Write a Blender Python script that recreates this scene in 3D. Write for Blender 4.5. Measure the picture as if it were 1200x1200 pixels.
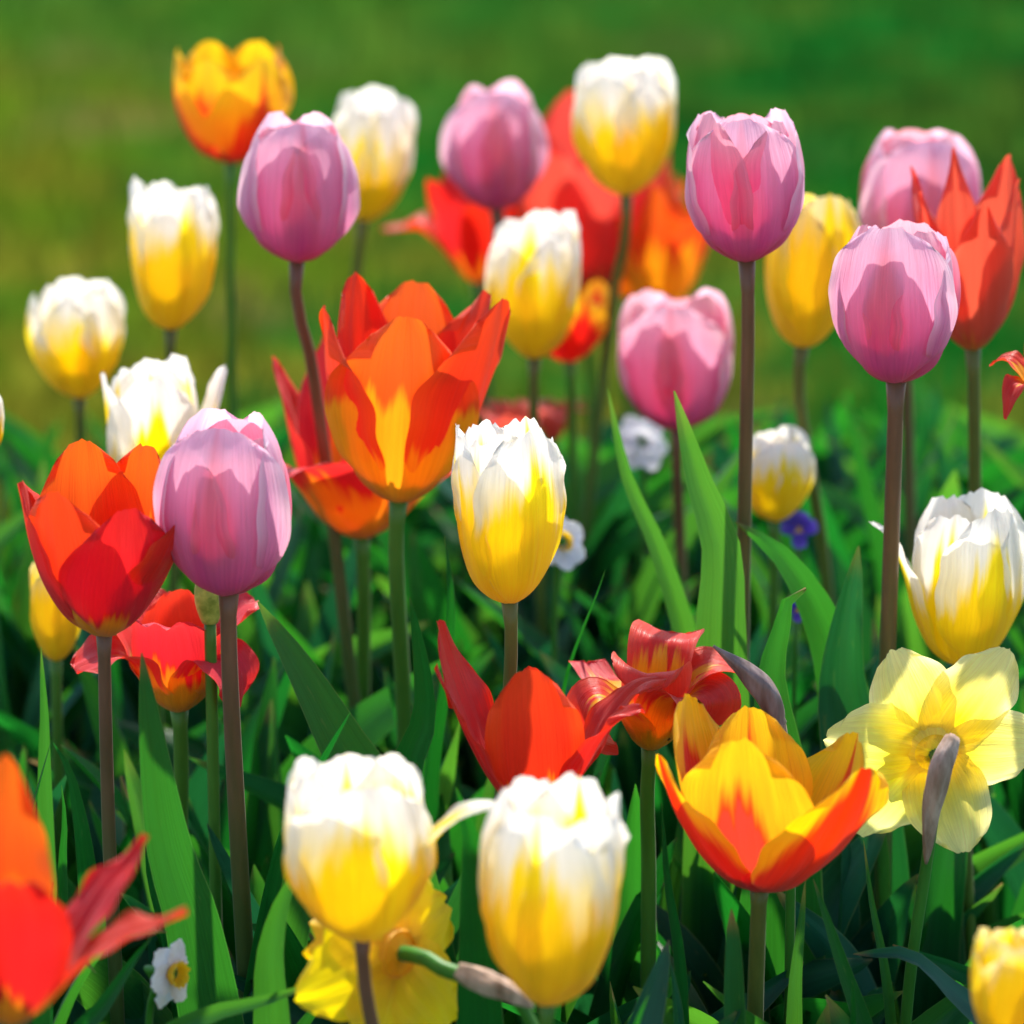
import bpy, math, random
from mathutils import Vector, Matrix, Euler, noise as mnoise
R = math.radians
random.seed(7)
for o in list(bpy.data.objects): bpy.data.objects.remove(o)
scene = bpy.context.scene
COL = scene.collection

# ------------------------------------------------------------------ camera
CAM_H, PITCH, LENS = 0.85, 15.0, 137.0
camd = bpy.data.cameras.new('camera'); cam = bpy.data.objects.new('camera', camd); COL.objects.link(cam)
cam.location = (0, 0, CAM_H); cam.rotation_euler = (R(90 - PITCH), 0, 0)
camd.lens = LENS; camd.sensor_width = 36; camd.clip_end = 500; camd.clip_start = 0.05
camd.dof.use_dof = True; camd.dof.focus_distance = 1.70; camd.dof.aperture_fstop = 5.7
scene.camera = cam
# ------------------------------------------------------------------ light
SUN_EL, SUN_AZ = 54.0, 14.0            # azimuth measured from +Y (view direction) to +X
w = bpy.data.worlds.new("World"); scene.world = w; w.use_nodes = True
nt = w.node_tree
sky = nt.nodes.new('ShaderNodeTexSky'); sky.sky_type = 'NISHITA'; sky.sun_disc = False
sky.sun_elevation = R(SUN_EL); sky.sun_rotation = R(SUN_AZ)
bg = nt.nodes['Background']; bg.inputs[1].default_value = 0.145
nt.links.new(sky.outputs[0], bg.inputs[0])
sd = bpy.data.lights.new('sun', 'SUN'); sd.energy = 4.4; sd.angle = R(1.2); sd.color = (1.0, 0.93, 0.82)
sun = bpy.data.objects.new('sun', sd); COL.objects.link(sun)
sv = Vector((math.sin(R(SUN_AZ)) * math.cos(R(SUN_EL)), math.cos(R(SUN_AZ)) * math.cos(R(SUN_EL)), math.sin(R(SUN_EL))))
sun.rotation_euler = sv.to_track_quat('Z', 'Y').to_euler(); sun.location = sv * 20
scene.view_settings.view_transform = 'Standard'; scene.view_settings.look = 'None'
scene.view_settings.exposure = 1.0; scene.view_settings.gamma = 1
scene.cycles.max_bounces = 10; scene.cycles.diffuse_bounces = 4; scene.cycles.transmission_bounces = 8
scene.cycles.sample_clamp_indirect = 6

# ------------------------------------------------------------------ photo-to-place helpers
TH = 18.0 / LENS
cp, sp = math.cos(R(PITCH)), math.sin(R(PITCH))
def ray(px, py):
    a = (px - 600) / 600 * TH; b = (600 - py) / 600 * TH
    return Vector((a, cp + b * sp, -sp + b * cp))
def pt(px, py, Y):
    d = ray(px, py); return Vector((0, 0, CAM_H)) + d * (Y / d.y)
def proj(p):
    q = p - Vector((0, 0, CAM_H)); dep = q.y * cp - q.z * sp
    up = q.y * sp + q.z * cp
    return 600 + q.x / dep / TH * 600, 600 - up / dep / TH * 600, dep
def mpp(p): return proj(p)[2] * TH / 600

# ------------------------------------------------------------------ materials
class G:
    """tiny math-node writer"""
    def __init__(s, m): s.nt = m.node_tree
    def val(s, x): return x
    def _in(s, sock, x):
        if isinstance(x, (int, float)): sock.default_value = x
        else: s.nt.links.new(x, sock)
    def m(s, op, a, b=0.0, c=0.0, clamp=False):
        n = s.nt.nodes.new('ShaderNodeMath'); n.operation = op; n.use_clamp = clamp
        s._in(n.inputs[0], a); s._in(n.inputs[1], b); s._in(n.inputs[2], c); return n.outputs[0]
    def step(s, x, a, b):
        n = s.nt.nodes.new('ShaderNodeMapRange'); n.interpolation_type = 'SMOOTHSTEP'
        s._in(n.inputs[0], x); n.inputs[1].default_value = a; n.inputs[2].default_value = b; return n.outputs[0]
    def mix(s, f, a, b):
        n = s.nt.nodes.new('ShaderNodeMix'); n.data_type = 'RGBA'
        s._in(n.inputs[0], f)
        for i, x in ((6, a), (7, b)):
            if isinstance(x, tuple): n.inputs[i].default_value = (*x, 1)
            else: s.nt.links.new(x, n.inputs[i])
        return n.outputs[2]
    def noise(s, vec, scale, detail=2.0, rough=.5):
        n = s.nt.nodes.new('ShaderNodeTexNoise'); n.inputs['Scale'].default_value = scale
        n.inputs['Detail'].default_value = detail; n.inputs['Roughness'].default_value = rough
        s.nt.links.new(vec, n.inputs['Vector']); return n.outputs[0]
    def vec(s, x, y, z):
        n = s.nt.nodes.new('ShaderNodeCombineXYZ')
        for i, q in enumerate((x, y, z)): s._in(n.inputs[i], q)
        return n.outputs[0]
    def uv(s):
        n = s.nt.nodes.new('ShaderNodeTexCoord'); sx = s.nt.nodes.new('ShaderNodeSeparateXYZ')
        s.nt.links.new(n.outputs['UV'], sx.inputs[0]); return sx.outputs[0], sx.outputs[1]
    def rnd(s):
        n = s.nt.nodes.new('ShaderNodeObjectInfo'); return n.outputs['Random']
    def bump(s, h, strength, dist):
        n = s.nt.nodes.new('ShaderNodeBump'); n.inputs['Strength'].default_value = strength
        n.inputs['Distance'].default_value = dist; s.nt.links.new(h, n.inputs['Height']); return n.outputs[0]
    def hsv(s, c, h=0.5, sat=1.0, v=1.0):
        n = s.nt.nodes.new('ShaderNodeHueSaturation')
        s._in(n.inputs['Hue'], h); s._in(n.inputs['Saturation'], sat); s._in(n.inputs['Value'], v)
        if isinstance(c, tuple): n.inputs['Color'].default_value = (*c, 1)
        else: s.nt.links.new(c, n.inputs['Color'])
        return n.outputs[0]
def new_mat(name):
    m = bpy.data.materials.new(name); m.use_nodes = True; m.node_tree.nodes.clear(); return m, G(m)
def thin_shader(g, col, tcol, normal, trans, rough, spec=0.4, sheen=0.0):
    N = g.nt.nodes; L = g.nt.links
    p = N.new('ShaderNodeBsdfPrincipled'); p.inputs['Roughness'].default_value = rough
    p.inputs['Specular IOR Level'].default_value = spec; p.inputs['Sheen Weight'].default_value = sheen
    t = N.new('ShaderNodeBsdfTranslucent'); mx = N.new('ShaderNodeMixShader'); o = N.new('ShaderNodeOutputMaterial')
    L.new(col, p.inputs['Base Color']); L.new(tcol, t.inputs['Color']); mx.inputs[0].default_value = trans
    if normal is not None: L.new(normal, p.inputs['Normal']); L.new(normal, t.inputs['Normal'])
    L.new(p.outputs[0], mx.inputs[1]); L.new(t.outputs[0], mx.inputs[2]); L.new(mx.outputs[0], o.inputs[0])

def petal_mat(name, mid, tip=None, edge=None, base=None, flame=None, glow=None, edge_at=(.55, 1.0), tip_at=(.55, 1.0),
              base_h=.3, base_c=0.0, base_soft=.12, flame_w=.5, flame_h=.8, ragged=.25, trans=.5, rough=.42, glow_mix=.0, sheen=.15):
    m, g = new_mat(name); u, v = g.uv(); r = g.rnd()
    s = g.m('ABSOLUTE', g.m('MULTIPLY_ADD', u, 2.0, -1.0))
    off = g.m('MULTIPLY', r, 37.0)
    st = g.noise(g.vec(g.m('MULTIPLY', u, 9.0), g.m('MULTIPLY', v, 1.1), off), 1.0, 3)
    st = g.m('SUBTRACT', st, .5)                                         # -.3..+.3 streaks along the petal
    fine = g.noise(g.vec(g.m('MULTIPLY', u, 60.0), g.m('MULTIPLY', v, 2.2), off), 1.0, 3, .6)
    blot = g.noise(g.vec(g.m('MULTIPLY', u, 3.0), g.m('MULTIPLY', v, 3.0), off), 1.0, 3)
    col = g.mix(g.step(g.m('MULTIPLY_ADD', st, ragged, v), *tip_at), mid, tip or mid)
    if edge: col = g.mix(g.step(g.m('MULTIPLY_ADD', st, ragged * 1.2, s), *edge_at), col, edge)
    if flame:
        f = g.m('SUBTRACT', g.m('MULTIPLY', g.m('SUBTRACT', 1.0, g.m('DIVIDE', v, flame_h)), flame_w), s)
        f = g.m('MULTIPLY_ADD', st, ragged * 2, f); col = g.mix(g.step(f, -.14, .14), col, flame)
    if base:
        c2 = g.m('POWER', g.m('SUBTRACT', 1.0, s, clamp=True), 2.0)
        f = g.m('SUBTRACT', g.m('MULTIPLY_ADD', c2, base_c, base_h), v)
        f = g.m('MULTIPLY_ADD', st, ragged * 2, f); col = g.mix(g.step(f, -base_soft, base_soft), col, base)
    vv = g.m('MULTIPLY_ADD', fine, .50, .75); vv = g.m('MULTIPLY', vv, g.m('MULTIPLY_ADD', blot, .24, .88))
    col = g.hsv(col, g.m('MULTIPLY_ADD', r, .016, .492), 1.0, vv)
    if glow: tc = g.mix(glow_mix, col, glow)
    else: tc = g.hsv(col, .5, 1.12, 1.1)
    h = g.m('MULTIPLY_ADD', fine, .6, g.m('MULTIPLY', st, 1.2))
    thin_shader(g, col, tc, g.bump(h, .6, .0014), trans, rough, .38, sheen)
    return m
YEL = (.98, .77, .010); GOLD = (.93, .46, .010); WHT = (.92, .90, .86)
M = {}
M['white'] = petal_mat('white_yellow_petal', WHT, base=YEL, base_h=.62, base_c=.22, base_soft=.13, ragged=.36, trans=.50, rough=.5)
M['cream'] = petal_mat('cream_petal', WHT, base=YEL, base_h=.46, base_c=.42, base_soft=.10, ragged=.42, trans=.50, rough=.5)
M['yellow'] = petal_mat('yellow_petal', (.93, .80, .40), base=YEL, base_h=.80, base_c=.16, base_soft=.16, ragged=.4, trans=.45, rough=.5)
M['pink_outer'] = petal_mat('pink_outer_petal', (.85, .42, .69), tip=(.94, .68, .82), edge=(.96, .82, .92), base=(.72, .09, .42), base_h=.34,
        base_c=.10, base_soft=.34, edge_at=(.70, 1.08), tip_at=(.55, 1.05), flame=(.90, .36, .48), flame_w=.45, flame_h=1.0, glow=(.97, .42, .50), glow_mix=.28, trans=.54, rough=.5, ragged=.2, sheen=.2)
M['pink_inner'] = petal_mat('pink_inner_petal', (.86, .13, .30), tip=(.94, .55, .62), edge=(.92, .36, .50), base=(.52, .03, .18), base_h=.25,
        base_soft=.3, edge_at=(.7, 1.2), tip_at=(.6, 1.05), glow=(.95, .24, .30), glow_mix=.3, trans=.5, rough=.5, ragged=.2, sheen=.2)
M['red'] = petal_mat('red_petal', (.70, .012, .012), tip=(.74, .03, .012), edge=(.80, .07, .012), base=GOLD, base_h=.17, base_c=.14, base_soft=.05,
        edge_at=(.75, 1.2), glow=(.92, .030, .005), glow_mix=.5, trans=.45, rough=.32, ragged=.3)
M['orange'] = petal_mat('orange_petal', (.78, .05, .012), tip=(.84, .14, .012), edge=(.85, .15, .014), base=(.97, .60, .01), base_h=.46, base_c=.14, base_soft=.05,
        edge_at=(.5, 1.15), glow=(.96, .13, .008), glow_mix=.6, trans=.48, rough=.35, ragged=.3)
M['orange_gold'] = petal_mat('orange_gold_petal', (.78, .05, .012), tip=(.84, .14, .012), edge=(.85, .15, .014), base=(.97, .66, .01), base_h=.60, base_c=.06, base_soft=.05,
        edge_at=(.5, 1.15), glow=(.96, .16, .008), glow_mix=.6, trans=.48, rough=.35, ragged=.22)
M['orange_red'] = petal_mat('orange_red_petal', (.76, .022, .012), tip=(.80, .05, .012), edge=(.84, .12, .014), base=GOLD, base_h=.33, base_c=.05, base_soft=.05,
        edge_at=(.5, 1.15), glow=(.94, .045, .008), glow_mix=.6, trans=.46, rough=.35, ragged=.3)
M['flame'] = petal_mat('flame_petal', (.90, .40, .012), tip=(.92, .44, .012), edge=(.94, .55, .012), flame=(.74, .010, .008), flame_w=1.35, flame_h=1.0, ragged=.40,
        glow=(.98, .42, .01), glow_mix=.0, trans=.48, rough=.35)
M['flame_r'] = petal_mat('broad_flame_petal', (.95, .50, .012), tip=(.96, .58, .012), edge=(.96, .62, .012), flame=(.76, .010, .008), flame_w=1.15, flame_h=1.25, ragged=.34,
        trans=.48, rough=.38, edge_at=(.8, 1.1))
M['flame_yellow'] = petal_mat('golden_petal', (.95, .44, .010), tip=(.96, .60, .010), edge=(.96, .62, .012), flame=(.78, .025, .010), flame_w=1.0, flame_h=.85, ragged=.5,
        glow=(.98, .55, .01), glow_mix=.1, trans=.48, rough=.38, edge_at=(.3, .9))
M['scarlet'] = petal_mat('scarlet_petal', (.72, .015, .02), tip=(.74, .03, .03), edge=(.80, .06, .04), base=GOLD, base_h=.42, base_c=.16, base_soft=.06,
        glow=(.92, .035, .01), glow_mix=.5, trans=.42, rough=.36, ragged=.35)
M['coral'] = petal_mat('coral_petal', (.80, .09, .06), tip=(.80, .07, .05), edge=(.84, .15, .10), base=(.85, .28, .03), base_h=.08, base_c=.1, base_soft=.1,
        glow=(.96, .13, .06), glow_mix=.5, trans=.48, rough=.4, ragged=.3)
M['pale_yellow'] = petal_mat('daffodil_petal', (.94, .86, .24), tip=(.95, .90, .40), edge=(.95, .90, .44), base=(.95, .80, .08), base_h=.40, base_soft=.22,
        trans=.58, rough=.55, ragged=.2)
M['bright_yellow'] = petal_mat('yellow_daffodil_petal', (.96, .76, .012), tip=(.97, .80, .02), base=(.94, .60, .01), base_h=.2, base_soft=.2, trans=.55, rough=.5)
M['corona'] = petal_mat('corona', (.90, .50, .01), tip=(.94, .62, .01), trans=.4, rough=.5)
M['pale_corona'] = petal_mat('pale_corona', (.96, .86, .18), tip=(.96, .88, .24), trans=.65, rough=.5)
M['narcissus_white'] = petal_mat('narcissus_petal', (.88, .88, .93), tip=(.92, .92, .94), base=(.6, .68, .55), base_h=.06, trans=.3, rough=.5)
M['viola_blue'] = petal_mat('viola_petal', (.10, .06, .48), tip=(.18, .14, .60), base=(.85, .45, .02), base_h=.12, base_soft=.06, trans=.3, rough=.6)

def leaf_mat(name, c1, c2, glow, trans=.38, rough=.36, vein=38.0):
    m, g = new_mat(name); u, v = g.uv(); r = g.rnd(); off = g.m('MULTIPLY', r, 31.0)
    fine = g.noise(g.vec(g.m('MULTIPLY', u, vein), g.m('MULTIPLY', v, 1.4), off), 1.0, 3, .6)
    blot = g.noise(g.vec(g.m('MULTIPLY', u, 2.0), g.m('MULTIPLY', v, 5.0), off), 1.0, 3)
    s = g.m('ABSOLUTE', g.m('MULTIPLY_ADD', u, 2.0, -1.0))
    col = g.mix(g.step(blot, .3, .7), c1, c2)
    col = g.mix(g.m('MULTIPLY', g.step(s, .95, 1.0), .7), col, (.22, .26, .10))
    col = g.mix(g.step(g.m('MULTIPLY_ADD', r, .05, v), .985, 1.03), col, (.28, .16, .06))
    col = g.mix(g.m('MULTIPLY', g.step(g.noise(g.vec(g.m('MULTIPLY', u, 6.0), g.m('MULTIPLY', v, 22.0), off), 1.0, 3), .66, .74), .35), col, (.14, .15, .06))
    val = g.m('MULTIPLY', g.m('MULTIPLY_ADD', fine, .8, .60), g.m('MULTIPLY_ADD', r, .5, .8))
    col = g.hsv(col, g.m('MULTIPLY_ADD', r, .03, .485), 1.0, val)
    tc = g.hsv(glow, g.m('MULTIPLY_ADD', r, -.05, .525), 1.0, val)
    thin_shader(g, col, tc, g.bump(fine, .35, .0008), trans, rough, .28)
    return m
M['leaf'] = leaf_mat('tulip_leaf', (.002, .055, .018), (.006, .095, .028), (.055, .34, .020), trans=.36)
M['leaf_blue'] = leaf_mat('waxy_leaf', (.004, .055, .032), (.016, .100, .060), (.02, .22, .035), trans=.26, rough=.42)
M['strap'] = leaf_mat('strap_leaf', (.002, .055, .016), (.006, .09, .026), (.045, .30, .018), trans=.30, rough=.33, vein=16.0)

def solid_mat(name, c1, c2, rough=.5, scale=60.0, grad=None, bump=.2, stretch=1.0):
    """opaque mottled; grad: colours run from c1 at uv v=0 to c2 at v=1"""
    m, g = new_mat(name); N = g.nt.nodes; L = g.nt.links
    u, v = g.uv(); r = g.rnd()
    tc = N.new('ShaderNodeTexCoord'); mp = N.new('ShaderNodeMapping'); mp.inputs['Scale'].default_value = (1, 1, stretch)
    L.new(tc.outputs['Object'], mp.inputs[0])
    n1 = g.noise(mp.outputs[0], scale, 4, .6)
    if grad: f = g.step(g.m('MULTIPLY_ADD', n1, .25, g.m('SUBTRACT', v, .12)), grad[0], grad[1])
    else: f = g.step(n1, .3, .7)
    col = g.mix(f, c1, c2); col = g.hsv(col, .5, 1.0, g.m('MULTIPLY_ADD', n1, .9, .55))
    p = N.new('ShaderNodeBsdfPrincipled'); o = N.new('ShaderNodeOutputMaterial'); p.inputs['Roughness'].default_value = rough
    p.inputs['Specular IOR Level'].default_value = .3; p.inputs['Sheen Weight'].default_value = .08; p.inputs['Sheen Roughness'].default_value = .4
    L.new(col, p.inputs['Base Color']); L.new(g.bump(n1, bump, .001), p.inputs['Normal']); L.new(p.outputs[0], o.inputs[0])
    return m
M['stem_purple'] = solid_mat('purple_brown_stem', (.045, .135, .018), (.17, .080, .045), .42, 160, (.35, .95), .15, .12)
M['stem_brown'] = solid_mat('brown_green_stem', (.045, .16, .015), (.12, .13, .025), .42, 160, (.3, .95), .15, .12)
M['stem_green'] = solid_mat('green_stem', (.035, .17, .015), (.07, .19, .020), .42, 160, (.3, .95), .15, .12)
M['spathe'] = solid_mat('papery_spathe', (.26, .16, .10), (.52, .38, .30), .7, 120, None, .5, .2)
M['pistil'] = solid_mat('pistil', (.25, .34, .05), (.45, .48, .10), .5, 200)
M['stamen'] = solid_mat('stamen', (.03, .018, .03), (.10, .06, .03), .7, 300)

# ------------------------------------------------------------------ mesh helpers
def link(name, mesh, parent=None, mat=None):
    o = bpy.data.objects.new(name, mesh); COL.objects.link(o)
    if mat: mesh.materials.append(mat)
    if parent: o.parent = parent
    return o
def grid_mesh(name, P, closed=False):
    """P[i][j] points, i along (v), j across (u)"""
    nv, nu = len(P), len(P[0]); verts = [p for row in P for p in row]; faces = []
    ju = nu if closed else nu - 1
    for i in range(nv - 1):
        for j in range(ju):
            a = i * nu + j; b = i * nu + (j + 1) % nu; faces.append((a, b, b + nu, a + nu))
    me = bpy.data.meshes.new(name); me.from_pydata([tuple(v) for v in verts], [], faces)
    uvl = me.uv_layers.new(name='UVMap'); k = 0
    for i in range(nv - 1):
        for j in range(ju):
            for (a, b) in ((i, j), (i, j + 1), (i + 1, j + 1), (i + 1, j)):
                uvl.data[k].uv = (b / (nu if closed else nu - 1), a / (nv - 1)); k += 1
    me.polygons.foreach_set('use_smooth', [True] * len(me.polygons)); me.update(); return me
def catmull(pts, n):
    """centripetal spline sampled evenly along its length"""
    p = [pts[0] * 2 - pts[1]] + list(pts) + [pts[-1] * 2 - pts[-2]]; fine = []
    for i in range(len(pts) - 1):
        a, b, c, d = p[i:i + 4]; t0 = 0.0
        t1 = t0 + max((b - a).length, 1e-5) ** .5; t2 = t1 + max((c - b).length, 1e-5) ** .5; t3 = t2 + max((d - c).length, 1e-5) ** .5
        for q in range(14):
            t = t1 + (t2 - t1) * q / 14
            A1 = a * ((t1 - t) / (t1 - t0)) + b * ((t - t0) / (t1 - t0)); A2 = b * ((t2 - t) / (t2 - t1)) + c * ((t - t1) / (t2 - t1))
            A3 = c * ((t3 - t) / (t3 - t2)) + d * ((t - t2) / (t3 - t2))
            B1 = A1 * ((t2 - t) / (t2 - t0)) + A2 * ((t - t0) / (t2 - t0)); B2 = A2 * ((t3 - t) / (t3 - t1)) + A3 * ((t - t1) / (t3 - t1))
            fine.append(B1 * ((t2 - t) / (t2 - t1)) + B2 * ((t - t1) / (t2 - t1)))
    fine.append(pts[-1].copy()); cum = [0.0]
    for i in range(1, len(fine)): cum.append(cum[-1] + (fine[i] - fine[i - 1]).length)
    out = []; j = 0
    for k in range(n + 1):
        d = cum[-1] * k / n
        while j < len(fine) - 2 and cum[j + 1] < d: j += 1
        f = (d - cum[j]) / max(cum[j + 1] - cum[j], 1e-9); out.append(fine[j].lerp(fine[j + 1], max(0, min(1, f))))
    return out
def tube(name, pts, rad, n=28, ns=12, cap=True, ridge=0.0):
    C = catmull(pts, n) if len(pts) > 1 else pts; P = []
    ref = Vector((0, 1, .01)).normalized()
    for k, c in enumerate(C):
        T = (C[min(k + 1, n)] - C[max(k - 1, 0)]).normalized()
        a = T.cross(ref)
        if a.length < .1: a = T.cross(Vector((1, 0, 0)))
        a.normalize(); b = T.cross(a)
        r = rad(k / n) if callable(rad) else rad
        P.append([c + (a * math.cos(q) + b * math.sin(q)) * r * (1 + ridge * math.sin(4 * q + k * .25) + ridge * .5 * math.sin(9 * q - k * .4)) for q in [2 * math.pi * j / ns for j in range(ns)]])
    if cap: P = [[C[0]] * ns] + P + [[C[-1]] * ns]
    me = grid_mesh(name, P, True)
    return me
def thing(name, label, cat, loc, group=None):
    o = bpy.data.objects.new(name, None); COL.objects.link(o); o.location = loc; o.empty_display_size = .02
    o['label'] = label; o['category'] = cat
    if group: o['group'] = group
    return o
def put(name, me, root, mat, label=None):
    """world-space mesh parented to an unrotated root"""
    me.transform(Matrix.Translation(-root.location)); o = link(name, me, root, mat)
    if label: o['label'] = label
    return o

# ------------------------------------------------------------------ petals
KT = [0, .12, .30, .55, .80, 1.0]
def interp(K, V, t):
    if t <= K[0]: return V[0]
    for i in range(len(K) - 1):
        if t <= K[i + 1]:
            f = (t - K[i]) / (K[i + 1] - K[i]); f = f * f * (3 - 2 * f) * .5 + f * .5
            return V[i] + (V[i + 1] - V[i]) * f
    return V[-1]
def spine(theta, n=60, tmax=1.15, r0=.03):
    S = [(r0, 0.0, R(theta[0]))]
    for k in range(1, n + 1):
        t = k / n * tmax; th = R(interp(KT, theta, t)); r, z, _ = S[-1]
        S.append((r + math.sin(th) * tmax / n, z + math.cos(th) * tmax / n, th))
    return S
def petal_pts(theta, W=.36, blunt=.6, wbase=.22, wmax=.52, drop=.14, flat=1.08, rf=1.0, ruffle=.012, ragged=.012, L=1.0,
              twist=0.0, seed=0, curl=0.0, tip=.55, nu=19, nv=30, fold=.012, side=0.0):
    """unit petal, spine in the +Y/Z plane (azimuth 0): axis is Z, inward is -Y"""
    rn = random.Random(seed); ph = [rn.uniform(0, 6.28) for _ in range(6)]
    S = spine(theta); n = len(S) - 1; P = []
    for i in range(nv):
        t = i / (nv - 1); row = []
        wb = wbase + (1 - wbase) * math.sin(min(t / wmax, 1) * math.pi / 2) ** .9 if t < wmax else \
            blunt + (1 - blunt) * math.cos((t - wmax) / (1 - wmax) * math.pi / 2) ** tip
        for j in range(nu):
            s = -1 + 2 * j / (nu - 1); a = abs(s)
            rag = ragged * (math.sin(s * 9 + ph[0]) + .7 * math.sin(s * 17 + ph[1]) + .5 * math.sin(s * 31 + ph[2])) * t ** 6
            y = L * (t * (1 - drop * t ** 2.5 * a ** 2.8) + rag)
            x = s * W * wb * (1 + ragged * 1.5 * t * math.sin(t * 23 + ph[3] + s))
            k = min(max(y / 1.15 * n, 0), n - 1e-6); i0 = int(k); f = k - i0
            r = S[i0][0] + (S[i0 + 1][0] - S[i0][0]) * f; z = S[i0][1] + (S[i0 + 1][1] - S[i0][1]) * f
            th = S[i0][2] + (S[i0 + 1][2] - S[i0][2]) * f
            r *= rf
            Rc = max(r * flat, .10) if curl == 0 else max(r * flat, .10) / (1 + curl * t)
            q = max(-1.9, min(1.9, x / Rc)); lat = Rc * math.sin(q) + (x - q * Rc) * .5; inn = Rc * (1 - math.cos(q))
            nr = ruffle * a ** 2 * (math.sin(t * 11 + ph[4] + (1.5 if s > 0 else 0)) + .6 * math.sin(t * 23 + ph[5])) * min(1, t * 2)
            nr += ruffle * .9 * t ** 5 * math.sin(s * 8 + ph[1])
            nr -= fold * math.exp(-(s / .13) ** 2) * math.sin(math.pi * min(t, 1))
            nr -= fold * .35 * math.cos(s * 14) * math.sin(math.pi * t)
            d = inn + nr                                              # displacement along the inward normal
            nyy, nzz = -math.cos(th), math.sin(th) * (.25 if th < 0 else .8)
            v = Vector((lat + side * t * t, r + nyy * d, z + nzz * d))
            if twist: 
                q2 = twist * t * t; cx = v.x; dy = v.y - r; v.x = cx * math.cos(q2) - dy * math.sin(q2); v.y = r + cx * math.sin(q2) + dy * math.cos(q2)
            row.append(v)
        P.append(row)
    return P
FORMS = {  # theta knots, then petal keyword defaults (W_in / L_in: the three inner petals)
 'egg':    dict(theta=[88, 64, 22, 2, -15, -36], W=.47, W_in=.42, L_in=.96, blunt=.50, drop=.10, flat=1.35, ruffle=.008, ragged=.004, wmax=.50, tip=.45),
 'egg2':   dict(theta=[88, 62, 24, 6, -9, -26], W=.45, W_in=.42, L_in=.98, blunt=.52, drop=.11, flat=1.35, ruffle=.011, ragged=.007, tip=.45),
 'vase':   dict(theta=[82, 50, 20, 6, 0, -8], W=.38, W_in=.34, L_in=.99, blunt=.55, drop=.12, flat=1.25, ruffle=.014, ragged=.008, tip=.42),
 'cupw':   dict(theta=[84, 58, 26, 8, -5, -18], W=.46, W_in=.42, L_in=.98, blunt=.56, drop=.12, flat=1.3, ruffle=.014, ragged=.006, tip=.42),
 'goblet': dict(theta=[82, 66, 44, 28, 14, 0], W=.38, blunt=.40, drop=.15, flat=1.1, ruffle=.012, ragged=.006, tip=.5),
 'semi':   dict(theta=[84, 66, 36, 16, 2, -8], W=.43, blunt=.40, drop=.15, flat=1.15, ruffle=.012, ragged=.006, tip=.5),
 'flare':  dict(theta=[78, 52, 24, 10, 8, 14], W=.33, blunt=.28, drop=.20, flat=1.2, ruffle=.014, ragged=.004, wmax=.55, tip=.65),
 'open':   dict(theta=[82, 62, 44, 38, 44, 54], W=.34, blunt=.40, drop=.2, flat=1.3, ruffle=.016, ragged=.004, tip=.6),
}
BLOOMS = []
def bloom_basis(tx, ty): return Euler((R(-ty), R(tx), 0)).to_matrix()
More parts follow.
